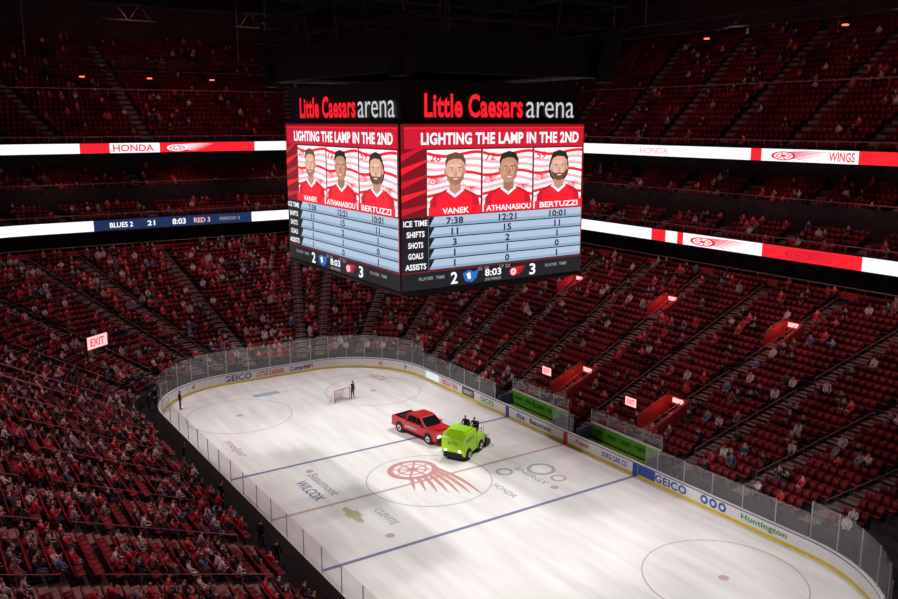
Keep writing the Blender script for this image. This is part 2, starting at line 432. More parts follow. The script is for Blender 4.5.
def glow_sign(seg,p,d,z,w=1.6,h=.7):
    x,y,tx,ty,nx,ny=ringf(seg+p,d)
    e=empty('illuminated_exit_sign',(x,y,z),math.atan2(ty,tx))
    b=MB(); b.box(0,.06,0,w+.12,.12,h+.12,M_black)
    yf=-.02
    b.poly([(-w/2,yf,-h/2),(w/2,yf,-h/2),(w/2,yf,h/2),(-w/2,yf,h/2)],E_sign)
    put_text(b,'EXIT',(0,yf-.01,0),(1,0,0),(0,0,1),w*.7,h*.6,E_red)
    bt=z-1.0-.4*(d-2)
    b.cyl((-w/2+.1,.06,-bt),(-w/2+.1,.06,-h/2),.04,M_rail,6); b.cyl((w/2-.1,.06,-bt),(w/2-.1,.06,-h/2),.04,M_rail,6)
    b.build('sign_panel',e)
glow_sign(4,side_p(1)-.050,4.4,3.5,1.2,.7); glow_sign(4,side_p(-1)-.054,4.4,3.5,1.2,.7)
glow_sign(1,.60,7.4,4.9,2.6,1.2)

# ------------------------------------------------------------ humans
def human_template(pose,detail):
    S=pose
    J=S['J']; E=S['E']; names=list(J.keys()); idx={n:i for i,n in enumerate(names)}
    me=bpy.data.meshes.new('tmp'); me.from_pydata([J[n][0] for n in names],[(idx[a],idx[b]) for a,b in E],[])
    o=bpy.data.objects.new('tmp',me); COL.objects.link(o)
    o.modifiers.new('s','SKIN')
    for n in names:
        sv=me.skin_vertices[0].data[idx[n]]; r=J[n][1]; sv.radius=(r,r) if not isinstance(r,tuple) else r; sv.use_root=(n=='pelvis')
    if detail:
        ss=o.modifiers.new('b','SUBSURF'); ss.levels=detail
    dg=bpy.context.evaluated_depsgraph_get(); ev=o.evaluated_get(dg); m2=ev.to_mesh()
    V=np.array([v.co[:] for v in m2.vertices]); F=[tuple(p.vertices) for p in m2.polygons]
    ev.to_mesh_clear(); bpy.data.objects.remove(o)
    lab={'head':0,'headt':3,'neck':0,'hand':0,'ank':4,'toe':4,'knee':2,'hip':2,'pelvis':2}
    JP=np.array([J[n][0] for n in names]); L=[]
    for v in V:
        n=names[int(np.argmin(((JP-v)**2).sum(1)))]; k=n.rstrip('LR'); L.append(lab.get(k,1))
    V=list(map(tuple,V))
    def addmesh(vs,fs,l):
        i=len(V); V.extend(vs); L.extend([l]*len(vs)); F.extend([tuple(i+a for a in f) for f in fs])
    def ell(c,r,l,n=10,m=7):
        vs=[];fs=[]
        for a in range(m+1):
            t=math.pi*a/m
            for b in range(n):
                q=2*math.pi*b/n; vs.append((c[0]+r[0]*math.sin(t)*math.cos(q),c[1]+r[1]*math.sin(t)*math.sin(q),c[2]+r[2]*math.cos(t)))
        for a in range(m):
            for b in range(n): fs.append((a*n+b,(a+1)*n+b,(a+1)*n+(b+1)%n,a*n+(b+1)%n))
        addmesh(vs,fs,l)
    hx,hy,hz=J['head'][0]
    if detail>=2:
        ell((hx+.012,hy,hz+.01),(.098,.078,.122),0,14,10)
        ell((hx-.018,hy,hz+.045),(.098,.086,.105),3,14,8)
        ell((hx+.112,hy,hz-.01),(.022,.014,.025),0,6,4)
        for s in (-1,1):
            ell((hx+.098,hy+s*.033,hz+.015),(.012,.014,.009),5,6,4)
            ell((hx+.0,hy+s*.083,hz-.005),(.02,.012,.03),0,6,4)
        ell((hx+.098,hy,hz-.055),(.012,.026,.007),6,6,4)
        for s,n in ((1,'L'),(-1,'R')):
            h=Vector(J['hand'+n][0]); w=Vector(J['wrist'+n][0]); d=(h-w).normalized(); side=Vector((0,-s,0)); side=(side-d*side.dot(d)).normalized()
            up=d.cross(side)
            for k,(off,ln) in enumerate(((-.03,.065),(-.01,.078),(.01,.072),(.03,.055))):
                a=h+side*off*.9; b=a+d*ln*.6+up*.006; c=b+d*ln*.4+up*s*.02
                for q0,q1,r0,r1 in ((a,b,.011,.009),(b,c,.009,.006)):
                    t=MB(); t.cyl(q0,q1,r0,M_black,6,r1); addmesh(t.v,t.f,0)
            a=h+side*.03-d*.045; b=a+side*.03+d*.03; c=b+d*.028
            for q0,q1,r0,r1 in ((a,b,.013,.010),(b,c,.010,.007)):
                t=MB(); t.cyl(q0,q1,r0,M_black,6,r1); addmesh(t.v,t.f,0)
    return np.array(V,dtype=float),F,np.array(L)
EDG=[('pelvis','waist'),('waist','chest'),('chest','neckb'),('neckb','neck'),('neck','head'),('head','headt')]
for s in 'LR': EDG+=[('neckb','sho'+s),('sho'+s,'elb'+s),('elb'+s,'wrist'+s),('wrist'+s,'hand'+s),('pelvis','hip'+s),('hip'+s,'knee'+s),('knee'+s,'ank'+s),('ank'+s,'toe'+s)]
def pose(dz,lean,hipz,knee,ank,toe,elb,wri,han,elbR=None,wriR=None,hanR=None):
    J={'pelvis':((0,0,hipz+.05),(.15,.12)),'waist':((lean*.3,0,dz+1.12),(.145,.11)),'chest':((lean*.7,0,dz+1.30),(.17,.125)),
       'neckb':((lean,0,dz+1.44),(.09,.075)),'neck':((lean+.02,0,dz+1.53),.055),'head':((lean+.04,0,dz+1.63),.085),'headt':((lean+.03,0,dz+1.71),.07)}
    for s,sg in (('L',1),('R',-1)):
        e,w,h=(elb,wri,han) if s=='L' or elbR is None else (elbR,wriR,hanR)
        J['sho'+s]=((lean-.01,sg*.19,dz+1.41),.07); J['elb'+s]=((e[0],sg*e[1],e[2]),.05); J['wrist'+s]=((w[0],sg*w[1],w[2]),.034); J['hand'+s]=((h[0],sg*h[1],h[2]),.034)
        J['hip'+s]=((.02,sg*.10,hipz),.10); J['knee'+s]=((knee[0],sg*knee[1],knee[2]),.068); J['ank'+s]=((ank[0],sg*ank[1],ank[2]),.045); J['toe'+s]=((toe[0],sg*toe[1],toe[2]),.042)
    return {'J':J,'E':EDG}
STAND=pose(0,0,.92,(.03,.11,.5),(0,.11,.08),(.16,.13,.045),(-.04,.26,1.14),(.06,.26,.92),(.10,.25,.84))
POINT=pose(0,.03,.92,(.03,.14,.5),(-.02,.17,.08),(.14,.19,.045),(-.04,.26,1.14),(.06,.26,.92),(.10,.25,.84),(.18,.26,1.25),(.42,.22,1.3),(.50,.21,1.31))
SIT=pose(-.42,-.04,.50,(.44,.14,.52),(.44,.14,.08),(.58,.15,.045),(.06,.26,.74),(.26,.15,.63),(.33,.12,.61))
LEANF=pose(-.44,.20,.50,(.44,.16,.52),(.42,.16,.08),(.56,.17,.045),(.22,.26,.72),(.44,.16,.66),(.50,.10,.66))
PHONE=pose(-.42,-.02,.50,(.44,.14,.52),(.44,.14,.08),(.58,.15,.045),(.16,.24,.78),(.32,.12,.95),(.36,.09,1.02))
DRIVE=pose(-.42,.02,.50,(.42,.18,.52),(.50,.18,.12),(.64,.19,.09),(.16,.27,.78),(.38,.20,.84),(.45,.17,.86))
M_crowd=attr_mat('clothing_and_skin')
SK=[(.66,.42,.34),(.60,.36,.28),(.30,.16,.11),(.72,.50,.42)]
SH=[(.62,.035,.055)]*7+[(.72,.68,.70)]*3+[(.03,.03,.035)]*8+[(.14,.14,.16),(.06,.08,.17),(.22,.11,.10),(.40,.36,.37),(.12,.22,.42)]
PA=[(.03,.04,.08),(.02,.02,.025),(.06,.08,.15),(.12,.10,.08)]
HA=[(.05,.03,.02),(.14,.08,.04),(.02,.015,.012),(.36,.26,.15),(.50,.03,.03),(.35,.33,.30)]
def pal(shirt=None,pants=None,hair=None,skin=None):
    r=random.choice
    return np.array([skin or r(SK),shirt or r(SH),pants or r(PA),hair or r(HA),(.02,.02,.02),(.02,.015,.012),(.35,.10,.09)])
def inst_mesh(name,tmpls,insts,material,parent=None,smooth=False):
    VV=[];LV=[];LS=[];CC=[];vo=0;lo=0
    for ti,(V,F,L) in enumerate(tmpls):
        I=[i for i in insts if i[0]==ti]
        if not I: continue
        n=len(I); nv=len(V); a=np.array([i[4] for i in I]); s=np.array([i[5] for i in I]); P=np.array([i[1:4] for i in I])
        c,sn=np.cos(a)[:,None],np.sin(a)[:,None]; sx=V[None,:,:]*s[:,None,None]
        X=sx[:,:,0]*c-sx[:,:,1]*sn+P[:,0:1]; Y=sx[:,:,0]*sn+sx[:,:,1]*c+P[:,1:2]; Zz=sx[:,:,2]+P[:,2:3]
        VV.append(np.stack([X,Y,Zz],-1).reshape(-1,3))
        fl=np.array([q for f in F for q in f]); st=np.cumsum([0]+[len(f) for f in F])[:-1]
        LV.append((fl[None]+np.arange(n)[:,None]*nv).ravel()+vo); LS.append((st[None]+np.arange(n)[:,None]*len(fl)).ravel()+lo)
        vo+=n*nv; lo+=n*len(fl)
        if L is not None:
            PL=np.stack([i[6] for i in I]); C=PL[:,L,:]; C=np.concatenate([C,np.ones(C.shape[:2]+(1,))],-1); CC.append(C.reshape(-1,4))
    VV=np.concatenate(VV);LV=np.concatenate(LV);LS=np.concatenate(LS)
    me=bpy.data.meshes.new(name); me.vertices.add(len(VV)); me.vertices.foreach_set('co',VV.ravel().astype(np.float32))
    me.loops.add(len(LV)); me.loops.foreach_set('vertex_index',LV.astype(np.int32))
    me.polygons.add(len(LS)); me.polygons.foreach_set('loop_start',LS.astype(np.int32))
    if smooth: me.polygons.foreach_set('use_smooth',[True]*len(LS))
    me.update(calc_edges=True)
    if CC:
        at=me.color_attributes.new('Col','FLOAT_COLOR','POINT'); at.data.foreach_set('color',np.concatenate(CC).ravel().astype(np.float32))
    me.materials.append(material)
    o=bpy.data.objects.new(name,me); COL.objects.link(o)
    if parent: o.parent=parent
    return o

# ------------------------------------------------------------ seats & crowd
t=MB(); t.box(.20,0,.44,.44,.48,.07,M_black); t.v=[(x,y,z+(.02 if x>.2 else 0)) for x,y,z in t.v]
k0=len(t.v); t.box(-.06,0,.70,.07,.48,.44,M_black)
t.v[k0:]=[(x-(.08 if z>.7 else 0),y*(.9 if z>.7 else 1),z) for x,y,z in t.v[k0:]]
t.box(.12,0,.21,.10,.06,.42,M_black)
seatT=(np.array(t.v),t.f,None)
seats=[];crowdN=[];crowdF=[]
def in_portal(seg,p,i,d):
    for (s,pp,row,nr,w) in PORT:
        if s==seg and row-.5<=i<row+nr and abs(p-pp)*seglen(seg,d)<w/2+.4: return True
    return False
def fill(rows,dens):
    for i,(d,z) in enumerate(rows):
        for seg in range(0,5):
            dd=d+.5; L=seglen(seg,dd); n=int(L/.57)
            for k in range(n):
                p=(k+.5)/n
                if any(abs(p-a)*L<.78 for a in AIS[seg]): continue
                if rows is LR and in_portal(seg,p,i,dd): continue
                x,y,tx,ty,nx,ny=ringf(seg+p,dd)
                if x<-27: continue
                if seg==0 and rows is not LR and x<0: continue
                a=math.atan2(-ny,-nx); seats.append((0,x,y,z,a,1.0,None))
                cl=.5+.5*math.sin(x*.55+y*.9+i*.3)*math.cos(x*.21-y*.37+i*.7)
                q=dens(seg,x,y,i)*(.2+1.6*cl)
                if random.random()<q:
                    xs,ys=x-nx*.12,y-ny*.12
                    if seg<=1 and rows is LR: crowdN.append((random.choice([0,0,1,1,2]),xs,ys,z,a+random.uniform(-.5,.5),random.uniform(.92,1.06),pal()))
                    else: crowdF.append((random.choice([0,0,0,0,1,1,2,2,3]) if rows is LR else random.choice([0,1,2]),xs,ys,z,a+random.uniform(-.5,.5),random.uniform(.92,1.06),pal()))
fill(LR,lambda s,x,y,i:{0:.5,1:.42,2:.40,3:.34,4:.17}[s])
fill(TA,lambda s,x,y,i:.16); fill(TB,lambda s,x,y,i:.10); fill(UP,lambda s,x,y,i:.08)
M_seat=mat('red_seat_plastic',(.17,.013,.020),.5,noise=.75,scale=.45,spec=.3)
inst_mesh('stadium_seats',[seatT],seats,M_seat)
tn=[human_template(P,1) for P in (SIT,LEANF,PHONE)]
tf=[human_template(P,0) for P in (SIT,LEANF,PHONE,STAND)]
crowd=empty('seated_crowd')
inst_mesh('near_spectators',tn,crowdN,M_crowd,crowd,True)
inst_mesh('far_spectators',tf,crowdF,M_crowd,crowd,False)

HT={}
def person(name,P,key,loc,ang,parent=None,**kw):
    if key not in HT: HT[key]=human_template(P,2)
    o=inst_mesh(name,[HT[key]],[(0,0,0,0,0,1.0,pal(**kw))],M_crowd,parent,True); o.location=loc; o.rotation_euler=(0,0,ang); return o
BK=dict(shirt=(.02,.02,.025),pants=(.015,.015,.02),hair=(.04,.025,.02))
person('ice_crew_worker',POINT,'p',(19.9,-3.9,0),math.radians(200),**BK)
person('ice_crew_worker',STAND,'s',(25.6,10.6,0),math.radians(-120),**BK)
x,y=ringf(1.42,1.1)[:2]; person('arena_usher',STAND,'s',(x,y,0),math.radians(-140),**BK)
x,y=ringf(1.30,1.1)[:2]; person('arena_usher',POINT,'p',(x,y,0),math.radians(-100),**BK)
for q,(X,Y) in enumerate(((12.5,14.1),(4,14.1),(-3,14.0),(-6,14.2))): person('arena_usher',STAND,'s',(X,Y,0),math.radians(-90+20*q),**BK)
for X in (11.3,.4,-10.6): person('arena_usher',STAND,'s',(X,-14.1,0),math.radians(90),**BK)

# ------------------------------------------------------------ players' benches
M_lime=mat('lime_green_paint',(.15,.50,.05),.45,noise=.2); M_lime2=mat('zamboni_green',(.46,.92,.012),.35)
for X0,X1 in ((9.5,1.9),(-.9,-8.5)):
    xc=(X0+X1)/2; w=abs(X0-X1); e=empty('players_bench',(xc,-14.45,0))
    b=MB(); b.box(0,-.42,1.15,w,.12,1.1,M_lime); b.box(0,-.42,1.76,w,.2,.1,M_white); b.box(0,-.05,.48,w-.4,.4,.07,M_lime)
    for k in range(6): b.box(-w/2+.5+k*(w-1)/5,-.05,.23,.08,.34,.45,M_steel)
    for s in (-1,1): b.box(s*w/2,.3,.75,.08,1.7,1.5,M_capb)
    b.box(0,-.42,.3,w,.12,.6,M_black)
    for k in range(5): put_text(b,'TICKETS',(w/2-.9-k*(w-1.4)/4,-.34,1.2),(-1,0,0),(0,0,1),1.0,.3,M_adk)
    for k in range(9): b.cyl((-w/2+.4+k*.45,.95,1.09),(-w/2+.4+k*.45,.95,1.32),.04,M_adr,6)
    # glass screen behind the bench
    b.poly([(-w/2,-.42,1.81),(w/2,-.42,1.81),(w/2,-.42,2.9),(-w/2,-.42,2.9)],GL)
    for k in range(5): b.box(-w/2+k*w/4,-.42,2.35,.05,.05,1.1,M_steel)
    b.build('bench_wall',e)

# ------------------------------------------------------------ hockey goal
e=empty('hockey_goal',(19.6,-2.7,0),math.radians(180+15))
b=MB(); M_post=mat('goal_post_red',(.60,.10,.10),.35); M_net=mat('goal_net_white',(.85,.85,.85),.8)
for s in (-1,1):
    b.cyl((0,s*.915,0),(0,s*.915,1.22),.04,M_post,8); b.cyl((0,s*.915,.03),(-.9,s*.75,.03),.03,M_white,6); b.cyl((0,s*.915,1.2),(-.5,s*.7,1.18),.03,M_white,6); b.cyl((-.5,s*.7,1.18),(-.95,s*.75,.03),.03,M_white,6)
b.cyl((0,-.915,1.22),(0,.915,1.22),.04,M_post,8); b.cyl((-.5,-.7,1.18),(-.5,.7,1.18),.03,M_white,6); b.cyl((-.93,-.75,.03),(-.93,.75,.03),.04,M_white,6)
for k in range(19):
    yy=-.72+.08*k; b.cyl((-.5,yy,1.18),(-.93,yy,.03),.018,M_net,4); b.cyl((0,yy*1.25,1.2),(-.5,yy,1.18),.018,M_net,4)
for k in range(14):
    q=k/14; zz=.05+1.1*q; xx=-.93+.43*q; b.cyl((xx,-.75,zz),(xx,.75,zz),.018,M_net,4)
    for s in (-1,1): b.cyl((0,s*.915,zz),(xx,s*.74,zz),.018,M_net,4)
b.build('goal_frame_and_net',e)

# ------------------------------------------------------------ pickup truck
M_tr=mat('truck_red',(.62,.012,.02),.28,spec=.6); M_win=mat('truck_glass',(.01,.012,.015),.08,spec=.8); M_tire=mat('tire_rubber',(.015,.015,.016),.8); M_chr=mat('chrome',(.6,.6,.62),.2,metal=1)
E_head=mat('headlamp',(1,.95,.85),es=2.0); E_tail=mat('tail_lamp',(.5,.01,.01),es=.5)
def wheel(b,x,y,r,w,s):
    b.cyl((x,y-w/2,r),(x,y+w/2,r),r,M_tire,20); b.cyl((x,y+s*(w/2),r),(x,y+s*(w/2+.02),r),r*.62,M_chr,16); b.cyl((x,y+s*(w/2+.02),r),(x,y+s*(w/2+.04),r),r*.2,M_black,8)
TRK=empty('pickup_truck',(8.0,-4.35,0),math.radians(188))
b=MB()
def shell(prof,w0,w1,zt,m):
    n=len(prof); vs=[]
    for s in (-1,1):
        for x,z in prof: vs.append((x,s*((w0 if z<=zt else w1)),z))
    b.raw(vs,[tuple(range(n)),tuple(range(2*n-1,n-1,-1))]+[(i,(i+1)%n,(i+1)%n+n,i+n)[::-1] for i in range(n)],m)
shell([(2.85,.42),(2.95,.6),(2.93,1.02),(2.78,1.14),(1.35,1.24),(-.95,1.24),(-.95,.42)],1.0,.96,1.2,M_tr)
shell([(1.45,1.22),(.62,1.84),(.35,1.90),(-.75,1.90),(-1.0,1.82),(-1.12,1.22)],.95,.78,1.5,M_tr)
b.poly([(1.40,-.80,1.27),(1.40,.80,1.27),(.70,.70,1.80),(.70,-.70,1.80)],M_win)
b.v[-4:]=[(x+.03,y,z+.02) for x,y,z in b.v[-4:]]
b.poly([(-1.12,-.78,1.32),(-1.12,.78,1.32),(-1.02,.68,1.78),(-1.02,-.68,1.78)],M_win); b.v[-4:]=[(x-.02,y,z) for x,y,z in b.v[-4:]]
for s in (-1,1):
    for pr in ([(1.18,1.28),(.62,1.74),(.28,1.78),(.28,1.28)],[(.2,1.28),(.2,1.78),(-.72,1.78),(-.95,1.28)]):
        b.poly([(x,s*((.955 if z<1.5 else .80)+.006),z) for x,z in pr],M_win)
    b.box(0.0,s*.985,.45,3.0,.09,.08,M_black)
    b.box(1.0,s*1.08,1.28,.16,.2,.2,M_tr)
    b.box(.02,s*1.003,1.05,.16,.012,.04,M_chr); b.box(-.75,s*1.003,1.05,.16,.012,.04,M_chr)
    b.box(.25,s*1.003,.84,.012,.006,.7,M_black); b.box(-.88,s*1.003,.84,.012,.006,.7,M_black)
    b.box(-1.92,s*.95,.84,1.96,.1,.86,M_tr)
    for xw in (1.88,-1.85):
        b.cyl((xw,s*.90,.46),(xw,s*1.012,.46),.52,M_black,22); wheel(b,xw,s*.90,.41,.26,s)
    b.box(2.90,s*.72,.86,.14,.40,.20,E_head); b.box(-2.91,s*.86,.95,.04,.16,.4,E_tail)
    put_text(b,'DETROIT',(-.3,s*1.006,.78),(-s,0,0),(0,0,1),1.5,.2,M_white)
b.box(-1.92,0,.56,1.96,1.9,.12,M_black); b.box(-2.88,0,.84,.08,1.8,.8,M_tr); b.box(-1.0,0,.9,.08,1.8,.7,M_tr)
b.box(2.96,0,.86,.06,1.05,.34,M_black); b.box(2.99,0,.86,.03,1.0,.05,M_chr); b.box(2.99,0,.52,.14,1.9,.22,M_black); b.box(-2.98,0,.5,.16,1.9,.2,M_chr)
b.box(2.0,0,1.22,1.2,.9,.05,M_tr)
b.box(-1.9,0,.95,1.2,1.2,.6,M_black)
b.build('truck_body',TRK,bevel=.03)

# ------------------------------------------------------------ ice resurfacer
ZAM=empty('ice_resurfacer',(3.0,-5.15,0),math.atan2(.8,-.6)-.12)
b=MB()
b.prism([(2.0,.42),(2.12,.8),(2.10,1.75),(1.75,2.12),(-.05,2.12),(-.2,1.3),(-.2,.42)],-.95,.95,M_lime2)
b.prism([(-.2,.42),(-.2,1.42),(-1.35,1.42),(-1.6,1.15),(-1.6,.42)],-1.0,1.0,M_lime2)
b.prism([(1.72,2.14),(.0,2.14),(.15,2.26),(1.5,2.26)],-.8,.8,M_lime2)
b.box(.95,0,2.28,1.2,1.2,.05,M_lime2); b.box(.9,0,.38,2.4,1.6,.2,M_black)
b.prism([(-1.62,.12),(-1.62,.75),(-2.0,.75),(-2.45,.45),(-2.5,.12)],-1.12,1.12,M_black)
b.cyl((-2.5,-1.1,.2),(-2.5,1.1,.2),.09,M_steel,10); b.box(-2.2,0,.78,.5,1.9,.06,M_steel)
for s in (-1,1):
    for xw in (1.25,-.85):
        b.cyl((xw,s*.86,.42),(xw,s*.985 if xw>0 else s*1.015,.42),.5,M_black,20); wheel(b,xw,s*.9,.40,.28,s)
    b.box(2.13,s*.6,.85,.08,.22,.16,E_head); b.box(-1.2,s*.9,1.62,.06,.06,.4,M_steel)
    b.cyl((-.3,s*.95,1.85),(-1.5,s*.95,1.85),.03,M_steel,6); b.cyl((-1.5,s*.95,1.85),(-1.5,s*.95,1.4),.03,M_steel,6); b.cyl((-.3,s*.95,1.85),(-.3,s*.95,1.4),.03,M_steel,6)
    put_text(b,'ENERGY',(.95,s*.957,1.55),(-s,0,0),(0,0,1),1.5,.28,M_adg)
put_text(b,'DTE',(2.125,0,1.4),(0,1,0),(0,0,1),.8,.24,M_adg)
b.box(2.08,0,.62,.1,1.5,.14,M_black)
b.box(-1.05,.35,1.58,.5,.5,.32,M_black); b.box(-1.32,.35,1.95,.12,.5,.5,M_black)
b.box(-1.05,-.45,1.58,.5,.5,.32,M_black); b.box(-1.32,-.45,1.95,.12,.5,.5,M_black)
b.cyl((-.30,.35,1.4),(-.52,.35,2.12),.03,M_steel,6)
for k in range(12):
    a=k*math.pi/6; a2=(k+1)*math.pi/6; q=lambda t:(-.52+.08*math.sin(t),.35+.18*math.cos(t),2.14+.17*math.sin(t))
    b.cyl(q(a),q(a2),.018,M_black,5)
b.build('resurfacer_body',ZAM,bevel=.035)
person('driver',DRIVE,'d',(-1.05,.35,1.29),0,ZAM,**BK)
person('passenger',SIT,'q',(-1.05,-.45,1.29),.2,ZAM,shirt=(.03,.03,.04),pants=(.02,.02,.03))

# ------------------------------------------------------------ scoreboard
SB=empty('scoreboard')
A,B=8.0,6.8; Z0,Z1=15.9,25.4
b=MB(); b.box(0,0,(Z0+Z1)/2,2*A-.3,2*B-.3,Z1-Z0-.1,M_black)
for sx in (-1,1):
    for sy in (-1,1): b.box(sx*(A-.12),sy*(B-.12),(Z0+Z1)/2,.22,.22,Z1-Z0+.1,M_black)
b.box(0,0,Z0-.12,2*A-.1,2*B-.1,.22,M_dark); b.box(0,0,Z0-.45,2*A-3,2*B-3,.5,M_black); b.box(0,0,Z1+.06,2*A+.1,2*B+.1,.12,M_black)
b.box(0,0,Z1+1.25,2*A-.6,2*B-.6,2.3,M_black)
b.box(0,0,29.3,2*A+1.5,2*B+1.2,2.2,M_black)
b.build('cabinet',SB)
b=MB()
for z in (31.0,32.4):
    for s in (-1,1):
        b.box(0,s*7.5,z,22,.18,.18,M_dark); b.box(s*10,0,z,.18,16,.18,M_dark)
for s in (-1,1):
    for k in range(14):
        b.cyl((-10.2+1.5*k,s*7.5,31.0),(-9.5+1.5*k,s*7.5,32.4),.06,M_dark,5); b.cyl((-9.5+1.5*k,s*7.5,32.4),(-8.7+1.5*k,s*7.5,31.0),.06,M_dark,5)
    for x in (-6.5,-2,2,6.5): b.cyl((x,s*5.5,30.3),(x*1.1,s*6.5,41.05),.05,M_steel,6)
    for x in (-9.8,9.8):
        for k in range(7): b.box(x+.12*k*(1 if x<0 else -1),s*7.3,30.6-.42*k,.9,1.1,.38,M_black,s*.6)
        b.cyl((x,s*7.3,30.8),(x,s*7.3,41.05),.04,M_steel,5)
b.build('rigging_truss',SB)
def face(name,O,U,N,W,H):
    O=Vector(O);U=Vector(U);N=Vector(N); D=Vector((0,0,-1)); b=MB()
    def P(u,v,l=0): return O+U*(u*W)+D*(v*H)+N*(.03+.008*l)
    def rect(u0,v0,u1,v1,m,l=0): b.poly([P(u0,v1,l),P(u1,v1,l),P(u1,v0,l),P(u0,v0,l)],m)
    def pg(ps,m,l): b.poly([P(u,v,l) for u,v in ps],m)
    def tx(t,u,v,w,h,m,l=6,bold=.02,keep=False,sx=1.0):
        if keep: w=text_geo(t,bold)[2]*h*H/W*sx
        put_text(b,t,P(u,v,l),U,-D,w*W,h*H,m,bold)
    rect(0.004,0.004,.996,.996,E_dred)
    for k in range(5): pg([(0.005,.18+.08*k),(.125,.12+.09*k),(.125,.135+.09*k),(.005,.22+.08*k)],E_red if k%2 else E_mred,1)
    rect(.02,.02,.99,.145,E_mred,1); rect(.02,.02,.99,.03,E_red,2)
    tx('LIGHTING THE LAMP IN THE 2ND',.53,.088,.86,.072,E_white,5,.035)
    PX=[(.13,.405),(.415,.69),(.70,.985)]
    info=[('VANEK','26',(E_skin,E_skinS,E_skinH),E_hair2,1),('ATHANASIOU','72',(E_skin2,E_skin2S,E_skin2H),E_hair,0),('BERTUZZI','59',(E_skin,E_skinS,E_skinH),E_hair,2)]
    for (u0,u1),(nm,no,(sk,ss,sh_),ha,st) in zip(PX,info):
        w=u1-u0; cu=(u0+u1)/2
        rect(u0,.155,u1,.545,E_white,1)
        for k in range(8):
            v0=.165+.041*k; n=10; up=[];lo=[]
            for j in range(n+1):
                q=j/n; vv=v0+.016*math.sin(q*5+k*.4)+.012*q; up.append((u0+w*q,min(.5,vv))); lo.append((u0+w*q,min(.51,vv+.019)))
            for j in range(n): pg([lo[j],lo[j+1],up[j+1],up[j]],E_pink if k%3 else E_red,2)
        tx(no,u0+.04,.20,.055,.048,E_red,4)
        winged(lambda x,y,l:P(u0+.048+x*.045,.34-y*.055,4+l*.3),E_red,E_white,b)
        winged(lambda x,y,l:P(u1-.048+x*.045,.40-y*.055,4+l*.3),E_red,E_white,b)
        pg([(cu-.128,.50),(cu-.125,.455),(cu-.105,.425),(cu-.07,.405),(cu-.03,.385),(cu+.03,.385),(cu+.07,.405),(cu+.105,.425),(cu+.125,.455),(cu+.128,.50)],E_mred,7)
        pg([(cu-.095,.5),(cu-.09,.44),(cu-.045,.405),(cu,.43),(cu+.045,.405),(cu+.09,.44),(cu+.095,.5)],E_red,8)
        pg([(cu-.045,.402),(cu-.03,.385),(cu,.428),(cu+.03,.385),(cu+.045,.402),(cu,.445)],E_white,9)
        def el(x,y,rx,ry,m,l,a0=0,a1=360,n=24): pg([(x+rx*math.cos(math.radians(a0+(a1-a0)*i/n)),y-ry*math.sin(math.radians(a0+(a1-a0)*i/n))) for i in range(n+(0 if a1-a0==360 else 1))],m,l)
        if st==2: el(cu,.285,.06,.095,ha,9)
        pg([(cu-.029,.40),(cu-.028,.33),(cu+.028,.33),(cu+.029,.40),(cu,.425)],ss,10)
        el(cu-.048,.285,.008,.018,ss,10); el(cu+.048,.285,.008,.018,ss,10)
        head=[(0,-.096),(.028,-.09),(.045,-.062),(.049,-.02),(.047,.02),(.041,.052),(.024,.080),(.0,.088),(-.024,.080),(-.041,.052),(-.047,.02),(-.049,-.02),(-.045,-.062),(-.028,-.09)]
        pg([(cu+x,.28+y) for x,y in head],sk,11)
        pg([(cu+x,.28+y) for x,y in ((.030,-.05),(.049,-.02),(.047,.02),(.041,.052),(.024,.080),(.028,.04),(.036,.0))],ss,12)
        el(cu-.004,.252,.028,.014,sh_,12); el(cu-.024,.305,.011,.011,sh_,12); el(cu+.018,.305,.009,.010,sh_,13)
        if st!=0:
            pg([(cu+x,.28+y) for x,y in ((-.047,.012),(-.041,.052),(-.024,.080),(0,.088),(.024,.080),(.041,.052),(.047,.012),(.034,.034),(.02,.040),(0,.037),(-.02,.040),(-.034,.034))],E_beard if st==1 else E_hair2,14)
        pg([(cu+x,.28+y) for x,y in ((-.051,-.015),(-.052,-.06),(-.038,-.098),(0,-.112),(.038,-.098),(.052,-.06),(.051,-.015),(.044,-.045),(.026,-.068),(-.01,-.072),(-.036,-.060),(-.045,-.04))],ha,15)
        for s in (-1,1):
            el(cu+s*.019,.276,.008,.0045,E_white,16); el(cu+s*.019,.276,.0045,.0048,E_hair,17)
            pg([(cu+s*.008,.266),(cu+s*.031,.264),(cu+s*.030,.260),(cu+s*.010,.261)],E_hair2 if st else E_hair,16)
        pg([(cu+.001,.278),(cu+.009,.306),(cu,.311),(cu-.007,.307)],ss,16)
        el(cu,.327,.018,.010,E_mred,16,180,360); el(cu,.328,.014,.006,E_white,17,180,360)
        rect(u0,.495,u1,.548,E_red,18); tx(nm,cu,.522,min(.25,w*.1*len(nm)),.036,E_white,20)
    rect(.004,.555,.135,.885,E_black,1); rect(.135,.555,.99,.885,E_tab,1)
    rows=[('ICE TIME','7:38','12:21','10:01'),('SHIFTS','11','15','11'),('SHOTS','3','2','1'),('GOALS','1','1','0'),('ASSISTS','1','0','1')]
    for i,r in enumerate(rows):
        v=.555+.066*(i+.5); rect(.135,v+.026,.99,v+.033,E_txt,2); rect(.135,v+.008,.99,v+.026,E_tab2,2)
        pg([(.135,v-.033),(.165,v-.033),(.135,v+.033)],E_black,3)
        tx(r[0],.070,v,.016*len(r[0])*.92,.036,E_white)
        for (u0,u1),q in zip(PX,r[1:]): tx(q,(u0+u1)/2,v-.003,.1,.044,E_txt,6,.035,True,1.25)
    rect(.004,.893,.996,.996,E_black,1)
    tx('2',.265,.945,.035,.075,E_white); tx('3',.70,.945,.035,.075,E_white); tx('8:03',.475,.935,.09,.045,E_white); tx('2ND PERIOD',.475,.978,.09,.018,E_gray)
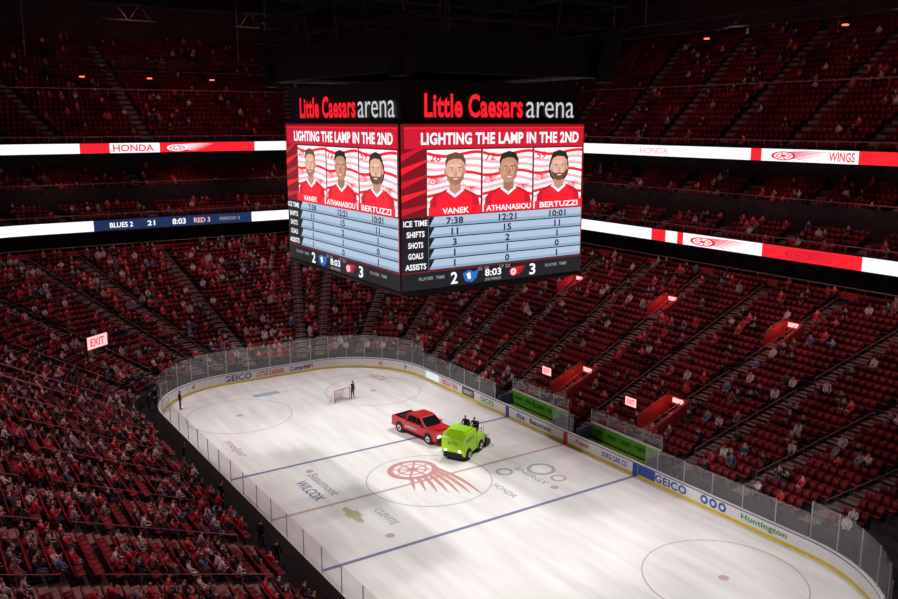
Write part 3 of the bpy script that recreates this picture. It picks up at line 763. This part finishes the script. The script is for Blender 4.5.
    pg([(.31,.925),(.345,.905),(.37,.92),(.395,.91),(.385,.96),(.36,.985),(.325,.975)],E_blue,3); pg([(.33,.93),(.35,.92),(.355,.96),(.34,.965)],E_white,4)
    winged(lambda x,y,l:P(.615+x*.05,.945-y*.07,3+l*.3),E_red,E_white,b)
    tx('PLAYER  TIME',.15,.93,.13,.02,E_gray); tx('PLAYER  TIME',.84,.93,.13,.02,E_gray); tx('25 18',.42,.905,.06,.02,E_gray); tx('17 22',.54,.905,.06,.02,E_gray)
    b.build(name+'_screen',SB)
    b=MB(); c=O+Vector((0,0,1.02))+N*(-.22)
    def lt(t,u0,u1,h,m,zo,bold): put_text(b,t,c+U*(W*(u0+u1)/2)+Vector((0,0,zo)),U,(0,0,1),W*(u1-u0),h,m,bold)
    lt('Little Caesars',.13,.645,1.35,E_red,0,.030); lt('arena',.665,.945,.95,E_let,-.2,-.004)
    b.build(name+'_lettering',SB)
face('west',(-A,B,Z1),(0,-1,0),(-1,0,0),2*B,Z1-Z0)
face('north',(A,B,Z1),(-1,0,0),(0,1,0),2*A,Z1-Z0)
face('south',(-A,-B,Z1),(1,0,0),(0,-1,0),2*A,Z1-Z0)
face('east',(A,-B,Z1),(0,1,0),(1,0,0),2*B,Z1-Z0)

# ------------------------------------------------------------ rig, trusses and lamps
RIG=empty('lighting_rig'); b=MB()
E_lampr=mat('lamp_red',(1,.12,.06),es=3)
def truss(p0,p1,h=.9):
    p0=Vector(p0);p1=Vector(p1); L=(p1-p0).length; n=int(L/1.2); up=Vector((0,0,h))
    for o in (Vector((0,0,0)),up): b.cyl(p0+o,p1+o,.07,M_dark,5)
    for k in range(n):
        a=p0.lerp(p1,k/n); c=p0.lerp(p1,(k+1)/n)
        if k%2: b.cyl(a,c+up,.04,M_dark,4)
        else: b.cyl(a+up,c,.04,M_dark,4)
for X in (-40,-20,0,20,36,48): truss((X,-40,36),(X,40,36),1.6)
for Y in (-30,-16,16,30): truss((-50,Y,37.8),(50,Y,37.8),1.4)
truss((30,-16,29.9),(30,20,29.9)); truss((-28,-24,32.5),(34,-24,32.5))
for p in ((30,-16,30.8),(30,20,30.8),(30,2,30.8),(-28,-24,33.4),(34,-24,33.4),(4,-24,33.4)): b.cyl(p,(p[0],p[1],41.05),.04,M_steel,5)
def can(x,y,z,glow=None):
    b.cyl((x,y,z+.5),(x,y,z),.14,M_black,8,.22)
    if glow: b.cyl((x,y,z-.005),(x,y,z-.09),.22,glow,8)
for k in range(13): can(30,-15+2.8*k,29.3,E_lampr if k%2 or k<6 else None)
for k in range(16): can(-26+3.9*k,-24,31.9,E_lampr if k%3==0 else None)
b.build('truss_and_cans',RIG)
def spot(name,loc,tgt,P,col,ang,blend=.6,rad=.5):
    l=bpy.data.lights.new(name,'SPOT'); l.energy=P; l.color=col; l.spot_size=math.radians(ang); l.spot_blend=blend; l.shadow_soft_size=rad
    o=bpy.data.objects.new(name,l); COL.objects.link(o); o.location=loc
    o.rotation_euler=(Vector(tgt)-Vector(loc)).to_track_quat('-Z','Y').to_euler(); o.parent=RIG
for X in (-25,-15,-5,5,15,25):
    for s in (-1,1): spot('ice_spotlight',(X,s*20,34.5),(X*.92,-s*1,0),16500,(1,.965,.95),46,.55)
for u in (0.15,.4,.65,.9,1.5,2.2,2.8,3.5,4.1,4.35,4.6,4.85):
    x,y,_,_,nx,ny=ringf(u,9); spot('bowl_spotlight',(x,y,34.5),(x+nx*6,y+ny*6,5),7000 if u<1 else 4500,(1,.52,.55),80,.8,.3)
for u in (1.5,2.2,2.8,3.5,4.1,4.4,4.7):
    x,y,_,_,nx,ny=ringf(u,14); spot('deck_spotlight',(x,y,37),(x+nx*20,y+ny*20,26),1500,(1,.38,.42),90,.8,.3)
for u in (1.6,2.1,2.5,2.9,3.4,4.0,4.15,4.3,4.45,4.6,4.75):
    x,y,_,_,nx,ny=ringf(u,26.5)
    spot('suite_fill_light',(x,y,21.8),(x+nx*2.5,y+ny*2.5,14),260,(1,.35,.36),130,.8,.12)  # added red fill under the soffit, lifts the shadowed suite seats
w=bpy.data.worlds.new('World'); sc.world=w; w.use_nodes=True
w.node_tree.nodes['Background'].inputs[0].default_value=(.02,.01,.012,1); w.node_tree.nodes['Background'].inputs[1].default_value=.5

# ------------------------------------------------------------ camera
cam=bpy.data.cameras.new('camera'); co=bpy.data.objects.new('camera',cam); COL.objects.link(co)
co.location=(-50.3,31.2,25.5); co.rotation_euler=(math.radians(90-11.59),0,math.radians(-123.2))
cam.sensor_width=36; cam.lens=866/898*36; cam.clip_end=500; cam.clip_start=.1
sc.camera=co
